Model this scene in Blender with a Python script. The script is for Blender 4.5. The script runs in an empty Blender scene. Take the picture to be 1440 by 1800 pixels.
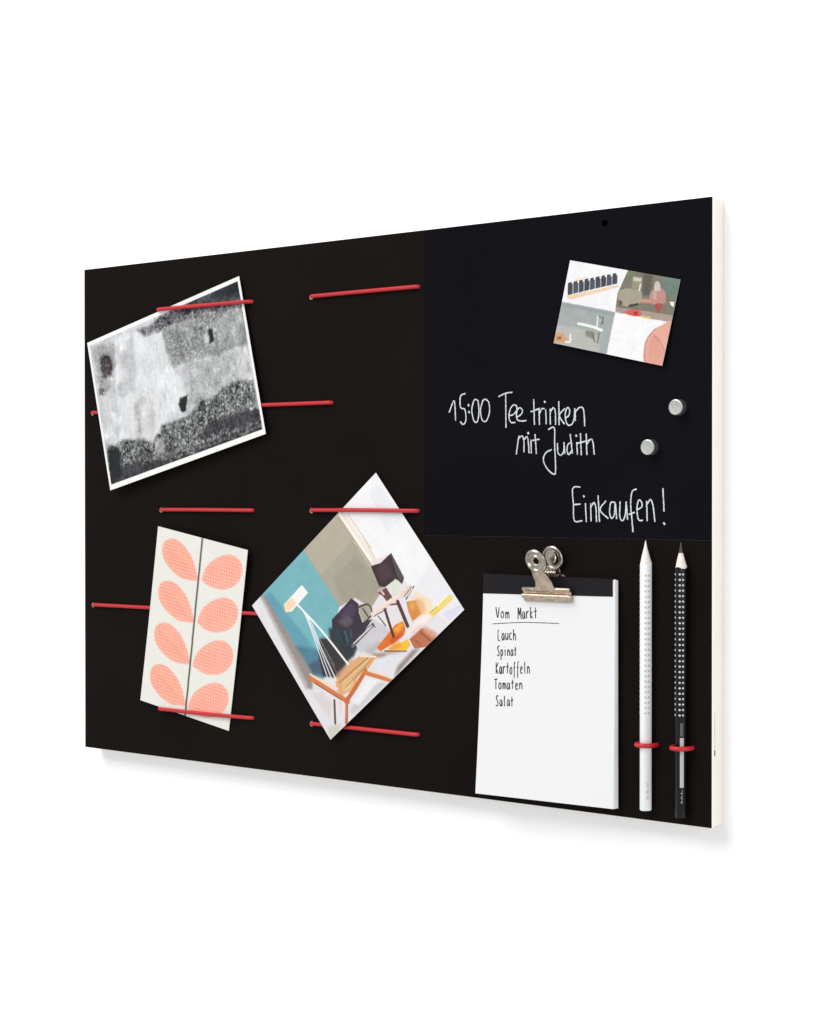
import bpy, bmesh, math
import numpy as np
from mathutils import Vector, Matrix

# ------------------------------------------------------------------ camera, world, lamps, exposure
scene = bpy.context.scene
Z0 = 1.2                      # height of the board's lower edge (m)
D_WALL = 15.6                 # board front to wall (mm)

def P(u, v, h=0.0):           # board coordinates in mm: u right, v up, h out of the front face
    return (u / 1000.0, -h / 1000.0, Z0 + v / 1000.0)

cam_data = bpy.data.cameras.new('camera')
cam = bpy.data.objects.new('camera', cam_data)
scene.collection.objects.link(cam)
yaw, pit, rol, fpx = 0.688322404, -0.00933742, -0.00036682, 3260.94
fwd = Vector((-math.sin(yaw) * math.cos(pit), math.cos(yaw) * math.cos(pit), math.sin(pit)))
rgt = Vector((math.cos(yaw), math.sin(yaw), 0))
upv = rgt.cross(fwd)
r2 = rgt * math.cos(rol) + upv * math.sin(rol)
u2 = -rgt * math.sin(rol) + upv * math.cos(rol)
M = Matrix((r2, u2, -fwd)).transposed().to_4x4()
M.translation = Vector((1.19776, -1.02769, Z0 + 0.211594))
cam.matrix_world = M
cam_data.sensor_fit = 'HORIZONTAL'
cam_data.sensor_width = 36.0
cam_data.lens = fpx / 1440.0 * 36.0
cam_data.clip_start = 0.02
cam_data.clip_end = 60.0
scene.camera = cam

world = bpy.data.worlds.new('World')
scene.world = world
world.use_nodes = True
world.node_tree.nodes['Background'].inputs['Color'].default_value = (0.985, 0.99, 1.0, 1)
world.node_tree.nodes['Background'].inputs['Strength'].default_value = 0.74

def area(name, loc, target, size, watts, col):
    L = bpy.data.lights.new(name, 'AREA')
    L.shape = 'SQUARE'; L.size = size; L.energy = watts; L.color = col
    o = bpy.data.objects.new(name, L)
    o.location = loc
    o.rotation_euler = (Vector(target) - Vector(loc)).to_track_quat('-Z', 'Y').to_euler()
    scene.collection.objects.link(o)
    return o

centre = (0.3, 0.0, Z0 + 0.2)
area('key_softbox', (-1.3, -3.7, Z0 + 4.2), centre, 3.2, 225, (1.0, 0.985, 0.965))
area('added_fill', (3.6, -1.5, Z0 + 0.7), centre, 1.4, 27, (1.0, 0.99, 0.975))  # added fill light that brightens the cream right side

scene.view_settings.view_transform = 'Standard'
scene.view_settings.look = 'None'
scene.view_settings.exposure = 0.0
scene.view_settings.gamma = 1.0
scene.view_settings.use_curve_mapping = False
E_PAPER = 1.17                # display value of a pure white sheet under these lamps

# ------------------------------------------------------------------ helpers
rng = np.random.default_rng(7)

def lin(c):
    c = np.asarray(c, float) / 255.0
    return np.where(c <= 0.04045, c / 12.92, ((c + 0.055) / 1.055) ** 2.4)

def mat(name, col, rough=0.5, metal=0.0, spec=0.5, noise=None, bump=None, coat=0.0):
    m = bpy.data.materials.new(name)
    m.use_nodes = True
    nt = m.node_tree
    b = nt.nodes['Principled BSDF']
    b.inputs['Base Color'].default_value = (*col, 1)
    b.inputs['Roughness'].default_value = rough
    b.inputs['Metallic'].default_value = metal
    b.inputs['Specular IOR Level'].default_value = spec
    b.inputs['Coat Weight'].default_value = coat
    tc = nt.nodes.new('ShaderNodeTexCoord')
    if noise:                                     # (scale, second colour, low, high)
        n = nt.nodes.new('ShaderNodeTexNoise')
        n.inputs['Scale'].default_value = noise[0]
        n.inputs['Detail'].default_value = 6
        nt.links.new(tc.outputs['Object'], n.inputs['Vector'])
        r = nt.nodes.new('ShaderNodeValToRGB')
        r.color_ramp.elements[0].position = noise[2]
        r.color_ramp.elements[1].position = noise[3]
        r.color_ramp.elements[0].color = (*noise[1], 1)
        r.color_ramp.elements[1].color = (*col, 1)
        nt.links.new(n.outputs['Fac'], r.inputs['Fac'])
        nt.links.new(r.outputs['Color'], b.inputs['Base Color'])
    if bump:                                      # (scale, strength, distance)
        n2 = nt.nodes.new('ShaderNodeTexNoise')
        n2.inputs['Scale'].default_value = bump[0]
        n2.inputs['Detail'].default_value = 4
        nt.links.new(tc.outputs['Object'], n2.inputs['Vector'])
        bp = nt.nodes.new('ShaderNodeBump')
        bp.inputs['Strength'].default_value = bump[1]
        bp.inputs['Distance'].default_value = bump[2]
        nt.links.new(n2.outputs['Fac'], bp.inputs['Height'])
        nt.links.new(bp.outputs['Normal'], b.inputs['Normal'])
    return m

def print_mat(name, rough):
    m = mat(name, (0.8, 0.8, 0.8), rough, spec=0.25, bump=(900, 0.04, 0.0002))
    a = m.node_tree.nodes.new('ShaderNodeVertexColor')
    a.layer_name = 'print'
    m.node_tree.links.new(a.outputs['Color'], m.node_tree.nodes['Principled BSDF'].inputs['Base Color'])
    return m

M_WALL = mat('white_wall', (0.955, 0.955, 0.955), 0.9, spec=0.05, bump=(400, 0.03, 0.0003))
M_FACE = mat('black_laminate', (0.0063, 0.0043, 0.0036), 0.6, spec=0.04, noise=(14, (0.0074, 0.0053, 0.0046), 0.35, 0.65), bump=(1500, 0.12, 0.0002))
M_CHALKB = mat('blackboard_paint', (0.0028, 0.0028, 0.0050), 0.45, spec=0.035, noise=(6, (0.0046, 0.0047, 0.0068), 0.30, 0.72), bump=(2200, 0.08, 0.0001))
M_EDGE = mat('white_edge', (0.86, 0.87, 0.89), 0.3, spec=0.4)
M_BODY = mat('cream_board_core', (0.86, 0.81, 0.745), 0.7, spec=0.2, noise=(60, (0.83, 0.785, 0.725), 0.3, 0.7), bump=(800, 0.1, 0.0002))
M_RED = mat('red_elastic', (0.50, 0.017, 0.023), 0.42, spec=0.4, bump=(2500, 0.25, 0.0002))
M_BRASS = mat('brass_ferrule', (0.50, 0.38, 0.25), 0.4, metal=1.0)
M_HOLE = mat('painted_hole_shade', (0.0022, 0.0022, 0.003), 0.6, spec=0.05)  # shade inside the screw hole, put into the colour
M_CHALK = mat('chalk', (0.72, 0.75, 0.78), 0.95, spec=0.0, noise=(1300, (0.30, 0.31, 0.34), 0.36, 0.54))
M_INK = mat('grey_ink', (0.04, 0.04, 0.043), 0.7, spec=0.1)
M_PAPER = mat('white_paper', (0.745, 0.75, 0.76), 0.85, spec=0.08, bump=(300, 0.03, 0.0003))
M_PAGES = mat('paper_edges', (0.89, 0.88, 0.86), 0.9, spec=0.05)
M_CARDB = mat('pad_backing', (0.70, 0.67, 0.62), 0.8, spec=0.1)
M_BIND = mat('black_binding', (0.0088, 0.0074, 0.0098), 0.5, spec=0.15, bump=(700, 0.15, 0.0003))
M_STEEL = mat('nickel_steel', (0.54, 0.50, 0.44), 0.27, metal=1.0, noise=(250, (0.36, 0.32, 0.27), 0.35, 0.6))
M_WARM = mat('warm_nickel', (0.66, 0.54, 0.42), 0.3, metal=1.0, noise=(250, (0.48, 0.38, 0.29), 0.35, 0.6))
M_MAG = mat('brushed_magnet', (0.62, 0.64, 0.60), 0.42, metal=1.0, noise=(700, (0.50, 0.52, 0.485), 0.38, 0.6))
M_PW = mat('white_lacquer', (0.88, 0.90, 0.91), 0.3, spec=0.4)
M_PB = mat('black_lacquer', (0.004, 0.004, 0.0045), 0.3, spec=0.3)
M_WOOD = mat('pale_wood', (0.84, 0.76, 0.69), 0.7, spec=0.15, noise=(500, (0.78, 0.69, 0.61), 0.35, 0.6))
M_WOODW = mat('white_stained_wood', (0.86, 0.79, 0.76), 0.7, spec=0.15, noise=(500, (0.82, 0.74, 0.70), 0.35, 0.6))
M_LEAD = mat('graphite', (0.05, 0.05, 0.052), 0.4, spec=0.4)
M_WLEAD = mat('white_lead', (0.80, 0.77, 0.76), 0.6, spec=0.2)
M_DOTG = mat('grey_grip_dots', (0.46, 0.48, 0.51), 0.6, spec=0.2)
M_DOTW = mat('silver_grip_dots', (0.58, 0.58, 0.58), 0.5, spec=0.3)
M_SILVER = mat('silver_print', (0.46, 0.46, 0.47), 0.4, spec=0.4)
M_DGREY = mat('dark_grey_print', (0.10, 0.10, 0.115), 0.5, spec=0.2)
M_PALE = mat('pale_grey_print', (0.60, 0.60, 0.62), 0.6, spec=0.2)
M_TAUPE = mat('taupe_print', (0.50, 0.45, 0.43), 0.7, spec=0.1)
M_GREEN = mat('dark_green_print', (0.09, 0.105, 0.06), 0.6, spec=0.1)
M_PHOTO = print_mat('photo_print', 0.55)
M_CARD = print_mat('card_print', 0.75)

def tag(o, label=None, cat=None, group=None, kind=None):
    for k, val in (('label', label), ('category', cat), ('group', group), ('kind', kind)):
        if val:
            o[k] = val
    return o

def link(o, parent=None):
    scene.collection.objects.link(o)
    if parent is not None:
        o.parent = parent
        o.matrix_parent_inverse = Matrix.Translation(parent.location).inverted() if parent.parent is None else parent_inv(parent)
    return o

def parent_inv(p):
    m = Matrix.Identity(4)
    while p is not None:
        if p.type == 'EMPTY':
            m = Matrix.Translation(p.location)
        p = p.parent
    return Matrix.Identity(4)

def empty(name, uvh, label, cat, group=None):
    o = bpy.data.objects.new(name, None)
    o.location = P(*uvh)
    o.empty_display_size = 0.02
    scene.collection.objects.link(o)
    tag(o, label, cat, group)
    return o

class MB:
    """collects vertices (mm, board coordinates) and faces; build() links them as one mesh object"""
    def __init__(s):
        s.v = []; s.f = []
    def add(s, verts, faces):
        n = len(s.v)
        s.v += [tuple(map(float, q)) for q in verts]
        s.f += [tuple(i + n for i in f) for f in faces]
    def box(s, u0, u1, v0, v1, h0, h1):
        s.add([(u, v, h) for h in (h0, h1) for v in (v0, v1) for u in (u0, u1)],
              [(0, 2, 3, 1), (4, 5, 7, 6), (0, 1, 5, 4), (2, 6, 7, 3), (0, 4, 6, 2), (1, 3, 7, 5)])
    def tube(s, path, r, n=10, ref=(0, 1, 0)):
        path = [np.array(p, float) for p in path]
        k = len(path); vs = []
        for i, p in enumerate(path):
            t = path[min(i + 1, k - 1)] - path[max(i - 1, 0)]
            t /= np.linalg.norm(t)
            a = np.array(ref, float); a -= t * (a @ t); a /= np.linalg.norm(a)
            b = np.cross(t, a)
            rr = r[i] if hasattr(r, '__len__') else r
            for j in range(n):
                w = 2 * math.pi * j / n
                vs.append(p + rr * (math.cos(w) * a + math.sin(w) * b))
        fs = [(i * n + j, i * n + (j + 1) % n, (i + 1) * n + (j + 1) % n, (i + 1) * n + j) for i in range(k - 1) for j in range(n)]
        fs += [tuple(range(n - 1, -1, -1)), tuple((k - 1) * n + j for j in range(n))]
        s.add(vs, fs)
    def ribbon(s, pts, w, hfun, cap=True):
        pts = np.array(pts, float)
        k = len(pts); vs = []
        for i in range(k):
            t = pts[min(i + 1, k - 1)] - pts[max(i - 1, 0)]
            t /= (np.linalg.norm(t) + 1e-9)
            nrm = np.array((-t[1], t[0]))
            ww = w * (0.85 + 0.3 * rng.random()) / 2
            for sg in (1, -1):
                q = pts[i] + nrm * ww * sg
                vs.append((q[0], q[1], hfun(q[0], q[1])))
        s.add(vs, [(2 * i, 2 * i + 1, 2 * i + 3, 2 * i + 2) for i in range(k - 1)])
    def lathe(s, c, prof, n=32, a=(1, 0, 0), b=(0, 1, 0), nn=(0, 0, 1), closed=False):
        c, a, b, nn = (np.array(x, float) for x in (c, a, b, nn))
        vs = []
        for r, z in prof:
            for j in range(n):
                w = 2 * math.pi * j / n
                vs.append(c + nn * z + r * (math.cos(w) * a + math.sin(w) * b))
        m = len(prof)
        rngk = range(m) if closed else range(m - 1)
        fs = [(i * n + j, i * n + (j + 1) % n, ((i + 1) % m) * n + (j + 1) % n, ((i + 1) % m) * n + j) for i in rngk for j in range(n)]
        if not closed:
            if prof[0][0] > 1e-6: fs.append(tuple(range(n - 1, -1, -1)))
            if prof[-1][0] > 1e-6: fs.append(tuple((m - 1) * n + j for j in range(n)))
        s.add(vs, fs)
    def sweep(s, sections):
        """sections: list of equally long closed loops of points"""
        n = len(sections[0]); vs = [q for sec in sections for q in sec]; k = len(sections)
        fs = [(i * n + j, i * n + (j + 1) % n, (i + 1) * n + (j + 1) % n, (i + 1) * n + j) for i in range(k - 1) for j in range(n)]
        fs += [tuple(range(n - 1, -1, -1)), tuple((k - 1) * n + j for j in range(n))]
        s.add(vs, fs)
    def build(s, name, m, parent=None, smooth=None, bevel=0.0, recalc=True):
        me = bpy.data.meshes.new(name)
        root = parent
        while root is not None and root.parent is not None:
            root = root.parent
        off = Vector(root.location) if root is not None else Vector((0, 0, 0))
        me.from_pydata([tuple(Vector(P(*q)) - off) for q in s.v], [], s.f)
        if bevel or recalc:
            bm = bmesh.new(); bm.from_mesh(me)
            if recalc: bmesh.ops.recalc_face_normals(bm, faces=bm.faces)
            if bevel: bmesh.ops.bevel(bm, geom=bm.edges[:], offset=bevel / 1000.0, segments=2, affect='EDGES', profile=0.6)
            bm.to_mesh(me); bm.free()
        me.materials.append(m)
        if smooth is not None:
            me.polygons.foreach_set('use_smooth', [True] * len(me.polygons))
            me.set_sharp_from_angle(angle=math.radians(smooth))
        o = bpy.data.objects.new(name, me)
        scene.collection.objects.link(o)
        if parent is not None:
            o.parent = parent
        return o

def spline(pts, step):
    """Catmull-Rom through 2D points"""
    p = [np.array(q, float) for q in pts]
    if len(p) == 2:
        n = max(2, int(np.linalg.norm(p[1] - p[0]) / step) + 1)
        return [p[0] + (p[1] - p[0]) * t for t in np.linspace(0, 1, n)]
    q = [2 * p[0] - p[1]] + p + [2 * p[-1] - p[-2]]
    res = []
    for i in range(1, len(q) - 2):
        n = max(2, int(np.linalg.norm(q[i + 1] - q[i]) / step))
        for t in np.linspace(0, 1, n, endpoint=False):
            res.append(0.5 * (2 * q[i] + (q[i + 1] - q[i - 1]) * t + (2 * q[i - 1] - 5 * q[i] + 4 * q[i + 1] - q[i + 2]) * t ** 2
                              + (3 * q[i] - q[i - 1] - 3 * q[i + 1] + q[i + 2]) * t ** 3))
    res.append(q[-2])
    return res

# ------------------------------------------------------------------ traced layouts (mm / per-mille of each sheet)
CARD = {}
CARD['photo'] = dict(c=(112.08, 297.96), w=178.62, h=126.33, a=0.2422, hf=[-1.717e-05, -0.03046, 15.63], dh=[2.44, 0.72, -2.39, -0.76])
CARD['diamond'] = dict(c=(301.77, 128.83), w=158.16, h=125.37, a=0.6919, hf=[-4.783e-05, -0.01202, 6.145], dh=[2.03, 1.41, -2.94, -0.5])
CARD['leaf'] = dict(c=(133.22, 106.83), w=100.64, h=143.81, a=-0.1724, hf=[7.222e-05, 0.02023, 0.3247], dh=[-0.62, -0.98, 0.01, 1.58])
CARD['mini'] = dict(c=(528.88, 331.27), w=86.64, h=56.11, a=-0.2210, hf=[0.0002187, -0.1456, 26.13], dh=[-0.51, -1.2, 0.48, 1.24])
CHALK = [
('15:00', [[(388.5,269.5),(393.1,277.5),(394.3,263.7)],[(403.2,282.5),(398.7,280.6),(398.8,272.8),(402.6,271.2),(403.5,263.8),(401.1,260.8),(398.4,262.8)],[(405.6,274.5),(406.0,273.7)],[(406.0,269.6),(406.5,269.0)],[(414.5,276.8),(411.1,277.8),(408.7,271.0),(410.4,263.3),(413.4,262.4),(415.0,269.1),(414.2,276.8)],[(418.1,276.7),(416.3,270.2),(417.8,263.5),(421.3,262.7),(424.1,268.8),(423.4,275.6),(420.2,277.8),(417.8,276.4)]]),
('Tee', [[(431.8,279.2),(437.6,281.2),(443.8,281.9)],[(438.0,281.2),(438.3,257.6)],[(441.2,265.7),(445.5,267.1),(447.8,270.8),(445.5,273.2),(442.4,271.0),(440.8,265.4),(442.4,261.3),(446.3,261.1)],[(447.3,264.7),(451.0,266.3),(452.3,269.3),(449.6,271.0),(447.3,267.6),(447.8,263.2),(451.0,261.9),(455.6,262.1)]]),
('trinken', [[(461.7,276.4),(462.3,259.1)],[(459.1,267.9),(466.9,270.1)],[(466.1,269.4),(466.5,259.0)],[(466.5,266.8),(468.6,269.9),(470.6,269.7)],[(471.7,269.2),(472.1,259.2)],[(470.7,274.7),(471.1,274.1)],[(475.3,269.7),(475.5,258.8)],[(475.5,267.4),(477.8,270.2),(479.5,267.6),(479.8,258.7)],[(482.4,274.4),(482.7,258.4)],[(487.3,269.5),(483.0,264.7),(487.0,258.9)],[(488.1,263.0),(490.9,265.0),(491.1,269.0),(489.2,269.8),(487.6,265.5),(488.8,259.6),(491.5,258.0),(494.4,260.8),(495.5,269.4)],[(495.5,269.1),(495.9,260.8)],[(495.9,266.9),(498.8,269.5),(501.8,269.4),(502.9,264.9),(503.4,257.2)]]),
('mit', [[(449.3,251.9),(447.0,239.3)],[(448.9,249.9),(451.9,251.8),(453.4,248.6),(453.6,240.5)],[(453.6,249.1),(456.1,251.1),(457.3,246.5),(457.9,239.8)],[(456.9,253.8),(457.3,253.1)],[(459.4,249.0),(459.7,239.5)],[(462.8,252.7),(464.0,239.2)],[(460.6,248.4),(466.5,249.3)]]),
('Judith', [[(473.7,255.6),(478.7,256.6),(479.0,246.1),(479.8,227.8),(477.9,225.5),(472.5,229.6),(469.7,235.3),(471.8,239.9),(476.5,242.0)],[(481.3,246.3),(481.7,240.3),(484.0,238.0),(486.5,240.8),(486.7,246.9)],[(486.7,246.5),(487.3,238.9)],[(492.7,246.4),(490.0,245.3),(489.1,241.4),(490.6,238.5),(493.1,241.3)],[(491.7,252.1),(493.6,239.0)],[(497.0,246.7),(497.5,238.3)],[(496.4,251.2),(496.8,250.7)],[(499.9,252.3),(500.7,237.8)],[(497.2,245.8),(507.2,247.8)],[(504.5,252.2),(505.1,238.0)],[(505.3,245.4),(508.3,248.5),(509.9,246.4),(511.0,238.1)]]),
('Einkaufen', [[(499.9,216.7),(493.9,215.8),(494.3,204.9),(495.2,194.2),(501.6,194.2)],[(494.6,204.9),(500.2,205.3)],[(504.0,205.9),(504.7,193.4)],[(502.5,210.8),(502.9,210.2)],[(508.1,205.9),(508.5,193.9)],[(508.5,203.6),(510.8,206.3),(512.3,202.7),(512.8,193.5)],[(514.0,211.3),(515.2,193.5)],[(520.2,207.5),(515.6,201.6),(522.0,195.8)],[(527.3,206.4),(524.2,206.4),(523.1,200.6),(524.4,196.1),(526.8,198.3),(527.5,206.2),(528.7,195.6)],[(531.3,207.1),(531.1,197.3),(533.2,194.5),(535.3,198.4),(536.1,207.1)],[(536.1,206.7),(537.1,195.1)],[(543.9,215.3),(540.6,213.5),(539.5,205.1),(540.5,195.1),(541.3,187.1)],[(537.9,198.6),(542.6,200.0)],[(544.4,201.6),(548.1,203.8),(547.7,207.1),(545.5,207.9),(544.3,201.8),(545.7,195.1),(548.9,195.0)],[(551.7,207.5),(552.1,194.3)],[(552.1,205.3),(554.5,208.4),(556.5,204.6),(558.0,193.9)]]),
('!', [[(564.0,215.7),(564.8,200.6)],[(564.7,193.3),(565.2,192.5)]])]
PADWORDS = [('Vom', [0.1031, 0.1951, 0.2155, 0.1913, 0.1005, 0.1476]), ('Markt', [0.2764, 0.1936, 0.4304, 0.1883, 0.274, 0.142]), ('Lauch', [0.1233, 0.2948, 0.2712, 0.2891, 0.1206, 0.2448]), ('Spinat', [0.1224, 0.368, 0.2794, 0.3615, 0.1199, 0.3228]), ('Kartoffeln', [0.1171, 0.4482, 0.3831, 0.4363, 0.1142, 0.396]), ('Tomaten', [0.109, 0.5192, 0.3316, 0.5087, 0.1064, 0.4732]), ('Salat', [0.1253, 0.5957, 0.2663, 0.5886, 0.1227, 0.5487])]
UNDERLINE = [(0.0776, 0.2233), (0.2482, 0.212), (0.3639, 0.2067), (0.5925, 0.2034)]
PRINT = {}
PRINT['photo'] = [
(0, (208, 210, 212), [21,30,995,31,986,979,3,973]),
(-1, (222, 224, 226), [187,52,516,79,490,350,608,418,543,596,414,703,325,790,121,694,143,379]),
(-1, (170, 170, 172), [31,44,101,40,184,70,146,332,34,393]),
(-1, (150, 152, 152), [478,82,997,178,977,434,702,401,521,387,506,282]),
(-1, (176, 178, 178), [674,408,900,447,906,623,752,643,613,670,570,653,618,524]),
(-1, (205, 206, 208), [904,422,998,438,981,653,902,621]),
(-1, (118, 118, 122), [322,52,519,57,752,98,1002,146,1002,199,727,138,509,123,378,115]),
(-1, (84, 86, 90), [444,58,637,19,1017,4,1001,153,749,115,514,88]),
(-1, (60, 63, 67), [572,76,728,22,1017,4,1002,148,752,98]),
(-1, (24, 34, 40), [762,37,996,22,1001,102,898,80]),
(-1, (70, 62, 66), [71,129,142,157,137,269,70,261]),
(0, (120, 118, 120), [30,326,74,337,60,376,28,379]),
(0, (16, 18, 20), [766,242,792,248,789,334,764,328]),
(0, (120, 122, 122), [721,196,744,204,736,226,721,219]),
(0, (120, 122, 122), [874,257,891,260,881,293,869,287]),
(-1, (196, 198, 198), [740,251,763,251,759,333,730,311]),
(-1, (202, 202, 203), [243,505,319,478,381,559,337,776,212,729]),
(-1, (212, 214, 214), [291,533,345,554,312,757,258,737]),
(-1, (150, 150, 150), [250,611,264,615,254,707,240,702]),
(-1, (104, 106, 107), [27,715,185,718,325,792,400,707,559,722,660,656,769,654,855,615,982,652,990,980,3,977]),
(-1, (58, 56, 60), [689,810,859,803,984,834,997,911,586,889]),
(-1, (56, 54, 58), [16,864,269,900,432,933,979,922,990,980,3,977]),
(-1, (26, 32, 34), [23,738,100,753,88,928,8,984]),
(-1, (168, 168, 168), [334,795,399,795,389,884,323,888]),
(0, (24, 26, 28), [522,580,583,590,553,689,530,682]),
(-1, (196, 197, 199), [193,74,307,84,270,430,153,440]),
(-1, (224, 226, 228), [397,349,554,414,547,569,437,675,363,618]),
(-1, (186, 187, 189), [519,400,682,411,636,531,580,536]),
(-1, (140, 141, 142), [548,225,691,248,706,375,545,355]),
(-1, (166, 168, 169), [826,195,978,243,969,403,864,396]),
(1.12, (112, 110, 112), [430,946,974,947])]
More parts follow.
